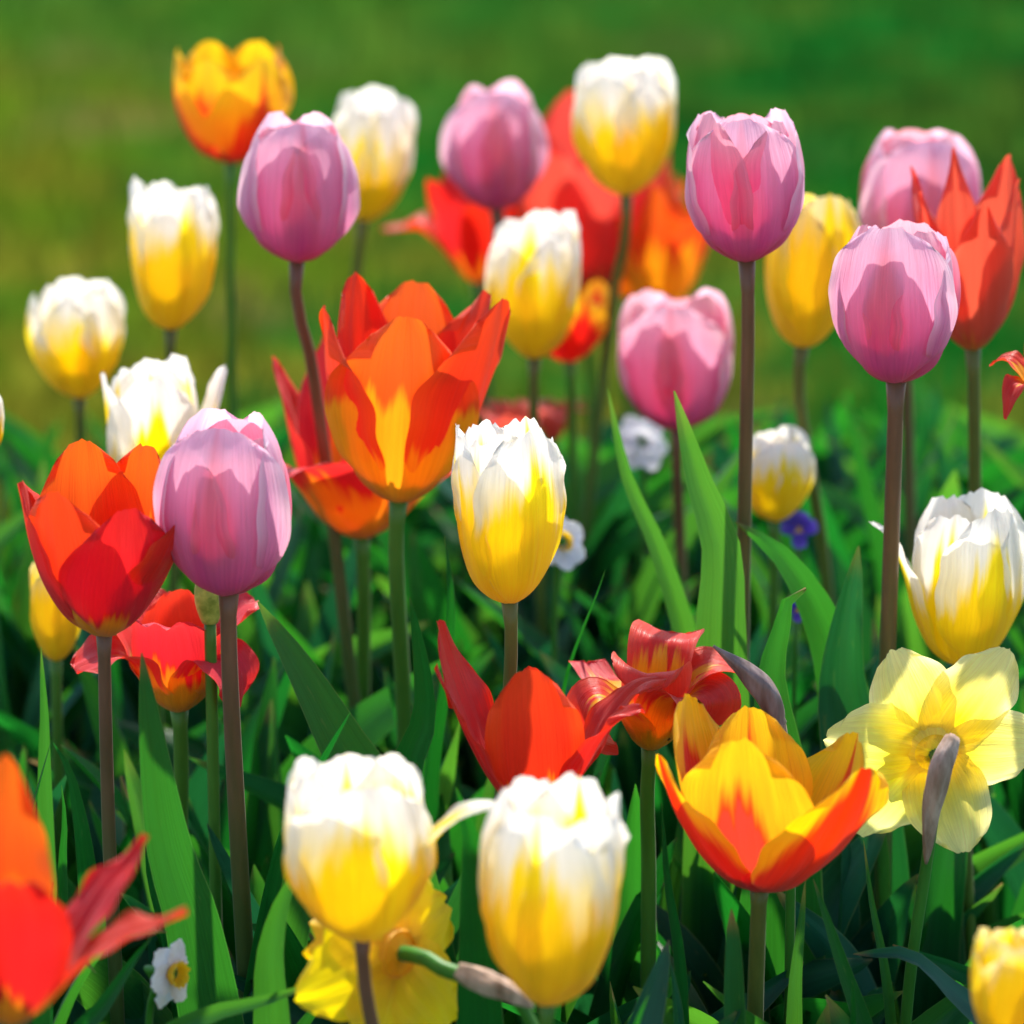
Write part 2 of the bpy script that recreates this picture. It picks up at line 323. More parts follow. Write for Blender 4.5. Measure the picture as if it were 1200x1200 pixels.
def make_tulip(kind, bx, by, Y, hpx, wpx, form, rot, stem, label, group, tilt=(0, 0), over=None, stemmat='stem_green', stem_r=.0031,
               cat='tulip', leaves=2, open_parts=False, name='tulip', extra=None):
    F = dict(FORMS[form]); theta = F.pop('theta'); W_in = F.pop('W_in', F['W'] * .97); L_in = F.pop('L_in', 1.01); F.update(extra or {})
    B = pt(bx, by, Y); k = mpp(B); H, Wd = hpx * k, wpx * k
    ref = petal_pts(theta, nu=9, nv=14, **{**F, 'ragged': 0, 'ruffle': 0})
    rmax = max(max(math.hypot(v.x, v.y) for v in row) for row in ref) * 1.04; zmax = max(max(v.z for v in row) for row in ref)
    sx, sz = Wd / 2 / rmax, H / zmax
    low = pt(stem[0], stem[1], Y + .01); d = (low - B)
    foot = B + d * (B.z / -d.z); foot.z = 0
    if abs(foot.x - B.x) > .12: foot.x = B.x + math.copysign(.12, foot.x - B.x)
    foot.y = Y + .012
    root = thing(name, label, cat, foot, group)
    rng = random.Random(hash((bx, by)) & 0xffff)
    if tilt == (0, 0): tilt = (rng.uniform(-4, 4), rng.uniform(-3, 3))
    A = bloom_basis(*tilt)
    up = A @ Vector((0, 0, 1))
    m1 = low if low.z > .03 else foot.lerp(B, .5)
    P = [foot, foot.lerp(m1, .5) + Vector((rng.uniform(-.005, .005), 0, 0)), m1, B - up * .02 + Vector((0, 0, 0)), B + up * .003] if (B - m1).length > .04 else [foot, foot.lerp(B, .5), B - up * .02, B + up * .003]
    r0 = stem_r * .92
    put('stem', tube('stem', P, lambda t: r0 * (1.25 - .35 * t + (.35 * max(0, (t - .965) / .035)))), root, M[stemmat])
    mats = kind if isinstance(kind, tuple) else (kind, kind)
    for i in range(6):
        outer = i % 2 == 0; az = rot + i * 60
        kw = dict(F); kw['seed'] = rng.randint(0, 99999); th = [q + rng.uniform(-3.5, 3.5) for q in theta]; pm = mats[0 if outer else 1]
        kw['rf'] = 1.03 if outer else .90; kw['L'] = rng.uniform(.955, 1.045) * (1.0 if outer else L_in)
        kw['twist'] = rng.uniform(-.12, .12)
        if not outer: kw['W'] = W_in
        kw['W'] *= rng.uniform(.94, 1.06)
        lab = None
        if over and i in over:
            ov = dict(over[i]); az += ov.pop('az', 0); th = ov.pop('theta', th); pm = ov.pop('mat', pm); lab = ov.pop('label', None); kw.update(ov)
        pp = petal_pts(th, **kw)
        ca, sa = math.cos(R(az)), math.sin(R(az))
        out = []
        for row in pp:
            rr = []
            for v in row:
                # azimuth 0 faces the camera (-Y), positive turns to the right
                x0, y0 = v.x * sx, -v.y * sx
                rr.append(B + A @ Vector((x0 * ca - y0 * sa, x0 * sa + y0 * ca, v.z * sz)))
            out.append(rr)
        put('petal', grid_mesh('petal', out), root, M[pm], lab)
    if open_parts:
        c = B + up * .002
        put('pistil', tube('pistil', [c, c + up * H * .16, c + up * H * .3, c + up * H * .36], lambda t: .0028 * (1 if t < .85 else 1.5), 10, 8), root, M['pistil'])
        for q in range(6):
            a = R(q * 60 + 20); o_ = A @ Vector((math.cos(a), math.sin(a), 0))
            put('stamen', tube('stamen', [c + o_ * .004, c + o_ * .009 + up * H * .15, c + o_ * .011 + up * H * .28], lambda t: .0008 if t < .45 else .0022 * (1.6 - t), 10, 6), root, M['stamen'])
    BLOOMS.append((bx + tilt[0] * hpx / 120, by - hpx / 2, wpx / 2 + 6, hpx / 2 + 6, Y))
    root['_n'] = leaves
    PLANTS.append((root, foot, leaves, Y))
    return root
PLANTS = []
# ------------------------------------------------------------------ leaves
def leaf_mesh(C3, W, az=0.0, twist=0.0, fold=.35, wave=.10, seed=0, kind='tulip', nv=None, curlback=0.0):
    """C3: control points from base to tip"""
    rn = random.Random(seed); ph = rn.uniform(0, 6.28); ph2 = rn.uniform(0, 6.28); n = nv or 30
    C = catmull(C3, n); nu = 9; P = []
    for k, c in enumerate(C):
        t = k / n; T = (C[min(k + 1, n)] - C[max(k - 1, 0)]).normalized()
        q = R(az + twist * t); N0 = Vector((math.sin(q), -math.cos(q), 0.15))
        S = T.cross(N0)
        if S.length < .05: S = Vector((1, 0, 0))
        S.normalize(); N = S.cross(T).normalized()
        if kind == 'tulip': w_ = (.38 + .62 * math.sin(min(t / .38, 1) * math.pi / 2)) if t < .38 else max(0, math.cos((t - .38) / .62 * math.pi / 2)) ** .72
        else: w_ = (.8 + .2 * min(t / .3, 1)) if t < .8 else math.sqrt(max(0, 1 - ((t - .8) / .2) ** 2.0))
        w_ = max(w_, .02) * W
        row = []
        for j in range(nu):
            s = -1 + 2 * j / (nu - 1); a = abs(s)
            side = 1 if s > 0 else -1
            d = fold * w_ * a ** 1.3 + wave * W * a ** 2 * math.sin(t * 9 + ph + side * 1.2) * math.sin(math.pi * t) + wave * .4 * W * a * math.sin(t * 21 + ph2)
            row.append(c + S * s * w_ * (1 - .12 * fold * a) + N * d)
        P.append(row)
    return grid_mesh('leaf', P)
def px_leaf(pts, Y, wpx, Ytip=None, **kw):
    """leaf whose midrib passes over the given picture points (base first), carried down to the soil"""
    n = len(pts); Ytip = Ytip if Ytip is not None else Y
    V = [pt(x, y, Y + (Ytip - Y) * (i / max(1, n - 1)) ** 1.3) for i, (x, y) in enumerate(pts)]
    if V[0].z > .02:
        d = V[0] - V[1]; d.normalize()
        f = V[0].copy(); f.z = 0; f.x += max(-.04, min(.04, d.x * .12)); f.y += .01
        V = [f] + V
    return V, wpx * mpp(V[-1]) / 2, kw
def clear(C, Y, margin=0, strict=True):
    for c in C:
        x, y, _ = proj(c)
        for (bx, by, hw, hh, bY) in BLOOMS:
            if Y < bY + .03 and abs(x - bx) < hw + margin and abs(y - by) < hh + margin: return False
    return True

def horizon(x):
    """how high (picture y) leaf tips reach along the row"""
    return 478 + 22 * math.sin(x / 90.0) + 18 * math.sin(x / 37.0 + 1)
def random_leaf(foot, rng, length=(.17, .27), W=(.010, .019), kind='tulip', tries=14, wild=1.0):
    for _ in range(tries):
        a = rng.uniform(0, 2 * math.pi); lean = rng.uniform(.08, .45) * wild; L = rng.uniform(*length)
        d = Vector((math.cos(a), math.sin(a) * .8, 0)); b = foot + d * rng.uniform(.004, .012); b.z = 0
        bend = rng.uniform(.2, 1.0)
        P = [b, b + d * L * lean * .18 + Vector((0, 0, L * .34)), b + d * L * lean * .55 + Vector((0, 0, L * .68)), b + d * L * lean * (1 + bend * .5) + Vector((0, 0, L * (.98 - .22 * bend * lean * 2)))]
        C = catmull(P, 10); x, y, _ = proj(P[-1])
        if y < horizon(x) - 10 * wild: continue
        Ww = rng.uniform(*W)
        if not clear(C, min(foot.y, P[-1].y), Ww / mpp(foot) * .8): continue
        face = rng.choice([0, 0, 180, 60, -60, 120, 90]) + rng.uniform(-30, 30)
        return leaf_mesh(P, Ww, face, rng.uniform(-70, 70), rng.uniform(.2, .6), rng.uniform(.05, .22), rng.randint(0, 9999), kind)
    return None

# ================================================================== SETTING
def ground_sheet(name, x0, x1, y0, y1, z, nx, ny, rough, mat, kind='structure'):
    P = []
    for i in range(ny + 1):
        row = []
        for j in range(nx + 1):
            x = x0 + (x1 - x0) * j / nx; y = y0 + (y1 - y0) * i / ny
            row.append(Vector((x, y, z + rough * mnoise.noise(Vector((x * 9, y * 9, 0))))))
        P.append(row)
    o = link(name, grid_mesh(name, P), None, mat); o['kind'] = kind; return o
# lawn material: mown turf, blue-green and straw-coloured patches; far right shade painted into the colour
def turf(name, blade):
    m, g = new_mat(name); N = g.nt.nodes; L = g.nt.links
    tc = N.new('ShaderNodeTexCoord'); ob = tc.outputs['Object']; q = N.new('ShaderNodeSeparateXYZ'); L.new(ob, q.inputs[0])
    ob = g.vec(q.outputs[0], q.outputs[1], 0.0)
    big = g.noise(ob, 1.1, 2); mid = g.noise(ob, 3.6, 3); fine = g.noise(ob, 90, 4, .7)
    big = g.m('MULTIPLY_ADD', q.outputs[0], -.20, big); far = g.step(g.m('ADD', g.m('MULTIPLY', q.outputs[0], 1.2), g.m('MULTIPLY_ADD', mid, 1.2, q.outputs[1])), 5.0, 6.2)  # x tilt and far mask place the painted shade towards the right
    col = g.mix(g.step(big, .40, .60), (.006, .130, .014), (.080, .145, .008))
    col = g.mix(g.m('MULTIPLY', g.step(mid, .44, .60), .85), col, (.155, .15, .014))
    col = g.mix(g.m('MULTIPLY', g.step(g.noise(ob, 2.3, 2), .58, .70), .7), col, (.20, .14, .05))
    col = g.mix(g.m('MULTIPLY', g.step(g.noise(ob, 5.1, 2), .56, .68), .7), col, (.001, .085, .014))
    col = g.mix(g.m('MULTIPLY', far, .62), col, (.002, .095, .012))  # painted shade: dark emerald over the turf at far right
    col = g.hsv(col, .5, 1.0, g.m('MULTIPLY_ADD', fine, 1.0, .5))
    thin_shader(g, col, g.hsv(col, .49, 1.0, 1.3), None if blade else g.bump(fine, .8, .01), .3 if blade else 0.0, .9, .0)
    return m
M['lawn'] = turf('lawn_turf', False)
m, g = new_mat('bed_soil'); N = g.nt.nodes; L = g.nt.links
tc = N.new('ShaderNodeTexCoord'); n1 = g.noise(tc.outputs['Object'], 40, 6, .7)
col = g.mix(g.step(n1, .3, .7), (.010, .008, .005), (.045, .030, .018))
p = N.new('ShaderNodeBsdfPrincipled'); o = N.new('ShaderNodeOutputMaterial'); p.inputs['Roughness'].default_value = .95
L.new(col, p.inputs['Base Color']); L.new(g.bump(n1, 1, .02), p.inputs['Normal']); L.new(p.outputs[0], o.inputs[0]); M['soil'] = m
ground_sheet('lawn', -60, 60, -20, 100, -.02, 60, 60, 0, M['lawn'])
ground_sheet('flower_bed_soil', -1.6, 1.6, .4, 2.62, -.006, 120, 90, .008, M['soil'])
# grass blades behind the bed, one uncountable mass
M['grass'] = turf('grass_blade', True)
rng = random.Random(3); V = []; Fc = []; UV = []
for _ in range(42000):
    y = 2.55 + 5.2 * rng.random() ** 1.5; x = rng.uniform(-.25, .25) * y * 1.15; h = rng.uniform(.025, .06) * (1.25 if y < 3 else 1)
    a = rng.uniform(0, 6.28); w_ = rng.uniform(.0012, .0025); dx, dy = math.cos(a) * w_, math.sin(a) * w_
    lx, ly = rng.uniform(-.5, .5) * h, rng.uniform(-.5, .5) * h; b = len(V)
    V += [(x - dx, y - dy, -.02), (x + dx, y + dy, -.02), (x + dx * .8 + lx * .4, y + dy * .8 + ly * .4, h * .6 - .02), (x - dx * .8 + lx * .4, y - dy * .8 + ly * .4, h * .6 - .02), (x + lx, y + ly, h - .02)]
    Fc += [(b, b + 1, b + 2, b + 3), (b + 3, b + 2, b + 4)]; UV += [(0, 0), (1, 0), (1, .6), (0, .6), (0, .6), (1, .6), (.5, .9)]
me = bpy.data.meshes.new('grass'); me.from_pydata(V, [], Fc); ul = me.uv_layers.new(name='UVMap')
ul.data.foreach_set('uv', [c for q in UV for c in q]); me.update()
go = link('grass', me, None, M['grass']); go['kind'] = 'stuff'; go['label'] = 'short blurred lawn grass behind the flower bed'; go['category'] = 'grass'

# ================================================================== TULIPS
GP, GW, GR = 'pink tulips in the bed', 'white and yellow tulips in the bed', 'red and orange tulips in the bed'
PK = ('pink_outer', 'pink_inner')
T = make_tulip
T(PK, 268, 694, 1.60, 206, 171, 'egg', -12, (290, 1165), 'large mauve pink closed tulip in sharp focus at left, on a thick brown stem', GP, stemmat='stem_purple', stem_r=.0042, leaves=2)
T(PK, 348, 306, 1.84, 166, 148, 'egg', 8, (364, 420), 'pink tulip high at upper left, directly below the yellow and orange tulip', GP, stemmat='stem_purple', stem_r=.0034)
T(PK, 582, 245, 2.16, 144, 126, 'egg', 2, (572, 340), 'soft blurred pink tulip at top centre with red tulips behind its base', GP, stemmat='stem_purple', stem_r=.0038)
T(PK, 875, 306, 1.74, 174, 155, 'egg2', -4, (872, 620), 'tall pink tulip with rosy sides right of the top white tulip', GP, stemmat='stem_purple', stem_r=.0036)
T(PK, 1050, 448, 1.70, 184, 158, 'egg2', -20, (1040, 775), 'pink tulip with pale ruffled tip at right, in front of another pink tulip', GP, stemmat='stem_purple', stem_r=.0042)
T(PK, 1066, 318, 2.02, 165, 156, 'egg', 10, (1066, 590), 'pale pink tulip at far upper right, partly hidden by the coral red tulip', GP, stemmat='stem_purple', stem_r=.0034)
T(PK, 793, 503, 1.98, 160, 148, 'egg2', -8, (797, 640), 'pale pink ruffled tulip right of centre, beside the tall pointed leaf', GP, stemmat='stem_purple', stem_r=.0034, leaves=1)
T('white', 200, 386, 1.98, 170, 108, 'vase', 25, (203, 470), 'narrow white topped yellow tulip standing alone against the lawn at left', GW, stemmat='stem_brown')
T('white', 93, 466, 2.02, 142, 108, 'cupw', 20, (95, 560), 'white and yellow tulip with a drooping side petal near the left edge', GW, stemmat='stem_brown',
  over={4: dict(az=18, theta=[82, 60, 40, 22, -10, -50], L=.95)})
T('cream', 425, 258, 2.2, 150, 112, 'cupw', 0, (420, 330), 'blurred cream white tulip with yellow base behind the upper left pink tulip', GW, tilt=(7, 0), stemmat='stem_brown')
T('white', 733, 228, 2.1, 156, 134, 'cupw', 5, (722, 330), 'rounded white tulip with glowing yellow centre at the top of the picture', GW, stemmat='stem_brown')
T('white', 626, 420, 2.0, 166, 120, 'cupw', -14, (628, 480), 'blurred white and yellow tulip just below the top centre pink tulip', GW, stemmat='stem_brown')
T('yellow', 940, 407, 1.95, 180, 120, 'cupw', 20, (965, 650), 'mostly yellow tulip with a pale tip behind the tall pink tulip at right', GW, tilt=(4, 0), stemmat='stem_brown', stem_r=.0034)
T('cream', 180, 600, 1.84, 176, 118, 'cupw', 6, (182, 690), 'wide open white tulip behind the large mauve tulip at left', GW, tilt=(0, 0),
  over={1: dict(az=35, theta=[84, 70, 48, 30, 18, 20], L=1.12, W=.32), 5: dict(az=-20, theta=[84, 60, 32, 16, 8, 10], L=1.0)})
T('white', 597, 706, 1.62, 206, 134, 'vase', 30, (592, 780), 'sharp white and yellow tulip with a ragged rim at the centre of the picture', GW, stemmat='stem_brown', stem_r=.0034, extra=dict(ragged=.013, ruffle=.02))
T('cream', 1128, 780, 1.72, 192, 146, 'cupw', 32, (1128, 860), 'large white and yellow tulip at the right edge above the pale daffodil', GW, extra=dict(ragged=.011),
  over={4: dict(az=2, theta=[84, 58, 30, 16, 30, 60], W=.24, L=1.02, blunt=.4)}, stemmat='stem_brown')
T('white', 908, 610, 1.92, 104, 92, 'cupw', 16, (905, 680), 'small blurred white and yellow tulip low behind a pink tulip stem at right', GW)
T('white', 425, 1100, 1.42, 212, 190, 'cupw', 10, (447, 1190), 'big soft white tulip in the foreground with one petal bent out to the right', GW, tilt=(-2, 0),
  over={1: dict(az=18, theta=[84, 58, 28, 22, 60, 80], W=.20, L=1.16, blunt=.18, drop=.25, twist=.4)}, stemmat='stem_purple', stem_r=.0032)
T('white', 642, 1176, 1.40, 256, 176, 'vase', -22, (640, 1240), 'tall soft white and yellow tulip in the front row at bottom centre', GW, stemmat='stem_green')
T('yellow', 1178, 1225, 1.38, 138, 108, 'cupw', 15, (1178, 1290), 'yellow tulip cut off by the bottom right corner', GW)
T('yellow', 66, 775, 1.80, 120, 66, 'vase', 10, (70, 850), 'narrow yellow tulip half hidden below the left red tulip', GW)
T('cream', -18, 540, 1.75, 84, 56, 'cupw', 40, (-18, 640), 'white tulip barely peeking in at the left edge', GW)
# ---- red and orange
T('flame_yellow', 270, 190, 2.1, 132, 142, 'semi', 36, (272, 460), 'yellow and orange tulip with a red flame at the top left', GR, stem_r=.0028, open_parts=True,
  over={1: dict(mat='flame')})
T(('red', 'orange'), 467, 588, 1.76, 240, 196, 'flare', -62, (475, 880), 'tall pointed orange tulip with yellow base left of the central white tulip', GR, tilt=(4, 2), extra=dict(blunt=.36, tip=.5), stem_r=.0042, open_parts=True,
  over={0: dict(theta=[78, 56, 30, 18, 10, 8], W=.31, mat='orange_red', L=1.0, az=-8, rf=.98), 1: dict(L=.98, W=.42, blunt=.38, flat=1.5, rf=1.07, theta=[78, 52, 24, 10, 2, 0], mat='orange_gold'), 2: dict(theta=[78, 54, 30, 18, 14, 14], W=.36, L=1.1, mat='orange_red', az=4, rf=.99), 3: dict(L=1.04, theta=[78, 50, 22, 14, 16, 20], mat='orange_red'), 4: dict(L=1.02, W=.38, blunt=.45, mat='orange'), 5: dict(L=1.07, theta=[78, 50, 22, 12, 8, 4], mat='orange_red')})
T('scarlet', 424, 630, 1.86, 215, 185, 'flare', 24, (425, 850), 'red tulip with gold base and reflexed petals behind the tall orange tulip', GR, stem_r=.0040,
  over={0: dict(theta=[80, 56, 24, 14, 30, 80], L=.7, W=.42), 5: dict(theta=[80, 62, 36, 40, 90, 150], L=1.0, W=.36), 1: dict(theta=[80, 62, 45, 60, 120, 160], L=.95, W=.34)})
T('red', 122, 744, 1.60, 196, 176, 'semi', 26, (127, 960), 'sharp red tulip with orange glowing back petals at the left', GR, stem_r=.0033, open_parts=True, stemmat='stem_purple',
  over={2: dict(mat='orange', L=1.06), 3: dict(mat='orange', L=1.10, W=.42), 5: dict(theta=[82, 62, 38, 20, 10, 4], L=1.0, mat='orange_red'), 1: dict(theta=[82, 62, 42, 34, 24, 8], L=.95), 0: dict(L=.92, mat='red'), 4: dict(theta=[82, 62, 38, 20, 10, 16], L=.95)})
T('scarlet', 210, 833, 1.68, 142, 118, 'cupw', -8, (210, 1010), 'red and gold tulip with drooping red petal tips under the mauve tulip', GR, stem_r=.0040, open_parts=True, extra=dict(wbase=.6, ruffle=.03),
  over={1: dict(theta=[84, 56, 26, 30, 120, 175], L=1.15, W=.30), 5: dict(theta=[84, 58, 30, 34, 90, 105], L=1.2, W=.34), 0: dict(theta=[84, 54, 22, 6, 14, 90], L=1.0, W=.42), 2: dict(theta=[84, 56, 26, 14, 40, 80], L=1.05), 4: dict(theta=[84, 56, 28, 16, 50, 110], L=1.1)})
T('red', 632, 960, 1.58, 205, 275, 'open', 0, (634, 1060), 'wide open red tulip with orange centre petal behind the front white tulips', GR, open_parts=True,
  over={0: dict(theta=[80, 52, 24, 10, 0, -8], L=.76, W=.36, blunt=.6, flat=1.9, mat='orange_red', tip=.45), 1: dict(az=10, theta=[82, 62, 50, 50, 72, 90], L=.98, W=.26),
        5: dict(az=-12, theta=[82, 66, 50, 40, 36, 34], L=.98, W=.16, blunt=.25), 4: dict(theta=[82, 62, 42, 30, 24, 16], L=1.0, W=.30, az=12, blunt=.5), 2: dict(az=-12, theta=[82, 62, 46, 50, 66, 95], L=1.05, W=.2), 3: dict(theta=[82, 50, 20, 10, 8, 6], L=.66)})
T('scarlet', 762, 878, 1.64, 130, 105, 'cupw', -14, (760, 1010), 'red tulip with tightly curled petals and gold base near the grey bud', GR, extra=dict(wbase=.8, flat=1.1), stem_r=.0038, open_parts=True,
  over={0: dict(theta=[82, 45, 14, 2, 20, 160], L=1.05, W=.46), 5: dict(theta=[82, 50, 30, 50, 160, 250], L=1.3, W=.36), 1: dict(theta=[82, 50, 20, 20, 90, 220], L=1.25, W=.40),
        4: dict(az=-15, theta=[82, 50, 34, 70, 110, 70], L=1.75, W=.17, blunt=.4, twist=.5), 2: dict(theta=[82, 50, 14, 10, 60, 110], L=1.4, W=.3), 3: dict(theta=[82, 50, 14, 4, 20, 90], L=1.45, W=.34)})
T('flame_r', 890, 1043, 1.55, 208, 250, 'goblet', 2, (885, 1190), 'yellow tulip flamed with red, petals spread wide, front right', GR, stem_r=.0040, open_parts=True, stemmat='stem_brown',
  over={0: dict(mat='flame_yellow', L=.97, theta=[80, 58, 32, 18, 10, 4], W=.40, az=-22, flat=1.5), 1: dict(theta=[82, 66, 48, 34, 24, 14], L=.98, W=.42, az=-18, flat=1.7, rf=1.08), 5: dict(theta=[82, 66, 52, 40, 30, 20], L=1.0, W=.30, az=-6),
        2: dict(mat='flame_yellow', L=.88, az=-10), 3: dict(mat='flame_yellow', L=.88, az=10, theta=[80, 55, 28, 14, 10, 6]), 4: dict(mat='flame_yellow', L=1.0, theta=[80, 60, 36, 20, 10, 0])})
T('red', 12, 1200, 1.33, 235, 340, 'open', 6, (0, 1290), 'blurred red tulip with outstretched petals cut off at the bottom left', GR, open_parts=True, tilt=(3, 0),
  over={1: dict(theta=[82, 64, 52, 62, 80, 74], L=1.12, W=.20, blunt=.45, az=24), 2: dict(theta=[82, 62, 46, 48, 66, 50], L=1.0, W=.17, blunt=.4, az=4), 0: dict(theta=[82, 56, 24, 20, 60, 110], L=.85, W=.34, flat=2.0), 3: dict(theta=[82, 50, 18, 6, 0, 0], L=.98, W=.28, az=14, mat='orange', flat=2.0)})
T('red', 560, 332, 2.25, 130, 168, 'open', 20, (568, 420), 'blurred red tulip with a pale folded petal behind the top centre pink tulip', GR,
  over={4: dict(theta=[80, 60, 50, 60, 95, 90], L=1.1)})
T('coral', 690, 345, 2.3, 215, 205, 'goblet', 12, (690, 430), 'blurred coral red tulip standing behind the top white tulip', GR, open_parts=True)
T('orange', 776, 372, 2.28, 150, 190, 'open', -10, (775, 460), 'blurred orange red tulip open wide, left of the tall pink tulip', GR, open_parts=True,
  over={0: dict(L=.8, theta=[80, 50, 16, 4, 0, -6], W=.36)})
T('orange', 735, 350, 2.36, 140, 170, 'open', 15, (735, 440), 'blurred orange tulip wedged between the coral and the orange red ones behind', GR)
T('coral', 648, 520, 2.22, 62, 84, 'open', 10, (648, 600), 'small faded pink tulip with one flattened petal right of the faded pinkish red one', GR,
  over={i: dict(theta=[80, 56, 34, 50, 86, 92], L=1.1, W=.25) for i in range(6)})
T('flame', 668, 424, 2.12, 88, 118, 'goblet', 20, (670, 500), 'low yellow and dark red tulip behind the blurred white one above centre', GR)
T('coral', 1140, 410, 1.84, 212, 135, 'flare', 10, (1143, 590), 'coral red tulip with long pointed petals at the upper right edge', GR, stem_r=.0036, stemmat='stem_brown', open_parts=True,
  over={5: dict(theta=[80, 56, 30, 24, 20, 18], L=1.02, W=.2, blunt=.1), 0: dict(L=.9, W=.27, blunt=.15), 3: dict(L=1.08, W=.2, blunt=.1), 1: dict(blunt=.2), 2: dict(blunt=.2, L=1.05), 4: dict(blunt=.1)})
T('scarlet', 1222, 470, 1.7, 90, 100, 'open', 0, (1225, 560), 'red tulip with dangling petals just entering at the right edge', GR,
  over={5: dict(theta=[80, 70, 60, 80, 120, 150], L=1.1), 4: dict(theta=[80, 62, 50, 60, 90, 110], L=1.1)})
T('coral', 598, 540, 2.15, 88, 96, 'open', 30, (598, 620), 'faded pinkish red tulip with flattened petals behind the central white tulip', GR,
  over={i: dict(theta=[80, 56, 34, 50, 86, 92], L=1.15, W=.25) for i in range(6)})
# the bare green seed pod beside the mauve tulip
B = pt(246, 722, 1.66); f = pt(246, 1100, 1.66); f.z = 0; f.x = B.x
t = thing('tulip_seed_pod', 'green seed pod on a petal-less stem just behind the mauve tulip', 'seed pod', f)
put('stem', tube('stem', [f, f.lerp(B, .5), B], .0027), t, M['stem_green'])
put('pod', tube('pod', [B - Vector((0, 0, .003)), B + Vector((0, 0, .006)), B + Vector((0, 0, .014)), B + Vector((0, 0, .024))], lambda q: .0026 + .0042 * math.sin(math.pi * min(1, q * .9 + .08)), 16, 12), t, M['pistil'])

# ================================================================== DAFFODILS
def daffodil(cx, cy, Y, rpx, face, label, pmat, cupmat, cup_len, cup_r, stem_pts, spathe=None, tep=dict(), rot=0, cat='daffodil', stemmat='stem_green', group=None, L_over=None, stem_r=.0026, tepal_angle=86):
    """face: world direction the flower looks at"""
    c = pt(cx, cy, Y); k = mpp(c); Rr = rpx * k; face = Vector(face).normalized()
    q = face.to_track_quat('Z', 'Y').to_matrix()
    V = [pt(x, y, yy) for x, y, yy in stem_pts]; f = V[-1].copy(); f.z = 0
    if V[-1].z > .03: V.append(f)
    root = thing('daffodil', label, cat, Vector((V[-1].x, V[-1].y, 0)), group)
    rng = random.Random(int(cx * 7 + cy))
    for i in range(6):
        a = R(rot + i * 60 + rng.uniform(-5, 5)); kw = dict(W=.36, blunt=.28, drop=.2, wbase=.45, wmax=.45, flat=1.0, ruffle=.03, ragged=.006, fold=.02); kw.update(tep)
        kw['L'] = rng.uniform(.93, 1.05) * (L_over[i] if L_over else 1)
        ta = tepal_angle + rng.uniform(-7, 7) + (0 if i % 2 else 5)
        P = petal_pts([50, 70, ta, ta + 4, ta - 2, ta - 8], seed=rng.randint(0, 9999), twist=rng.uniform(-.3, .3), **{**kw, 'flat': 3.0, 'rf': 1.0})
        ca, sa = math.cos(a), math.sin(a)
        out = [[c + q @ Vector(((v.x * ca - v.y * sa) * Rr, (v.x * sa + v.y * ca) * Rr, v.z * Rr + (0.0006 if i % 2 else 0))) for v in row] for row in P]
        put('tepal', grid_mesh('tepal', out), root, M[pmat])
    P = []; n = 16
    for i in range(n + 1):
        t_ = i / n; row = []
        for j in range(48):
            a = 2 * math.pi * j / 48; r = cup_r * (.45 + .4 * min(1, t_ * 2.2) + .22 * t_ ** 4) * (1 + .10 * t_ ** 4 * math.sin(a * 12) + .03 * math.sin(a * 5) * t_)
            row.append(c + q @ Vector((r * math.cos(a) * Rr, r * math.sin(a) * Rr, (.04 + cup_len * t_ + .03 * t_ ** 5 * math.sin(a * 9 + 1)) * Rr)))
        P.append(row)
    put('corona', grid_mesh('corona', P, True), root, M[cupmat])
    back = [c + face * .004, c - face * .010] + V
    put('stem', tube('stem', back, lambda t: stem_r * (1.25 if t < .12 else 1), 40, 12), root, M[stemmat])
    if spathe:
        a = [pt(x, y, yy) for x, y, yy in spathe[0]]
        o_ = put('spathe', tube('spathe', a, lambda t: spathe[1] * (.12 + math.sin(math.pi * min(1, .12 + t * .88) ** .8) ** .8), 26, 28, ridge=.10), root, M['spathe'])
        for v in o_.data.vertices: v.co.y = (v.co.y - (a[0].y - root.location.y)) * .8 + (a[0].y - root.location.y)
    BLOOMS.append((cx, cy, rpx, rpx, Y))
    PLANTS.append((root, Vector((V[-1].x, V[-1].y, 0)), -3, Y))
    return root
daffodil(1096, 884, 1.62, 142, (-.15, 1, .10), 'pale yellow daffodil seen from behind at the right edge, with a papery brown sheath', 'pale_yellow', 'pale_corona', .26, .36,
   [(1108, 884, 1.595), (1098, 930, 1.58), (1086, 1010, 1.58), (1062, 1190, 1.58)], ([(1116, 864, 1.575), (1104, 900, 1.566), (1092, 950, 1.572), (1085, 1012, 1.578)], .0042),
   rot=38, tep=dict(W=.37, blunt=.36, drop=.12), tepal_angle=84)
daffodil(474, 1118, 1.46, 142, (-.72, .62, -.12), 'bright yellow daffodil turned away, behind the stem of the front white tulip', 'bright_yellow', 'corona', .62, .42,
   [(528, 1140, 1.445), (565, 1145, 1.44), (606, 1172, 1.44), (640, 1260, 1.44)], ([(535, 1136, 1.437), (560, 1148, 1.436), (590, 1160, 1.436), (625, 1180, 1.44)], .0042),
   rot=20, tep=dict(W=.40, blunt=.45), tepal_angle=76, cat='daffodil')
daffodil(196, 1140, 1.50, 44, (.80, -.45, .05), 'tiny white daffodil with a yellow cup near the bottom left corner', 'narcissus_white', 'corona', .42, .34,
   [(184, 1150, 1.505), (176, 1180, 1.51), (174, 1240, 1.51)], rot=30, tep=dict(W=.44, blunt=.5), stem_r=.0016, cat='daffodil')
daffodil(750, 520, 2.05, 36, (.4, -.7, .5), 'blurred white narcissus low beneath the ruffled pink tulip', 'narcissus_white', 'narcissus_white', .35, .4,
   [(752, 540, 2.06), (752, 620, 2.06)], rot=12, tep=dict(W=.46, blunt=.6), stem_r=.0016)
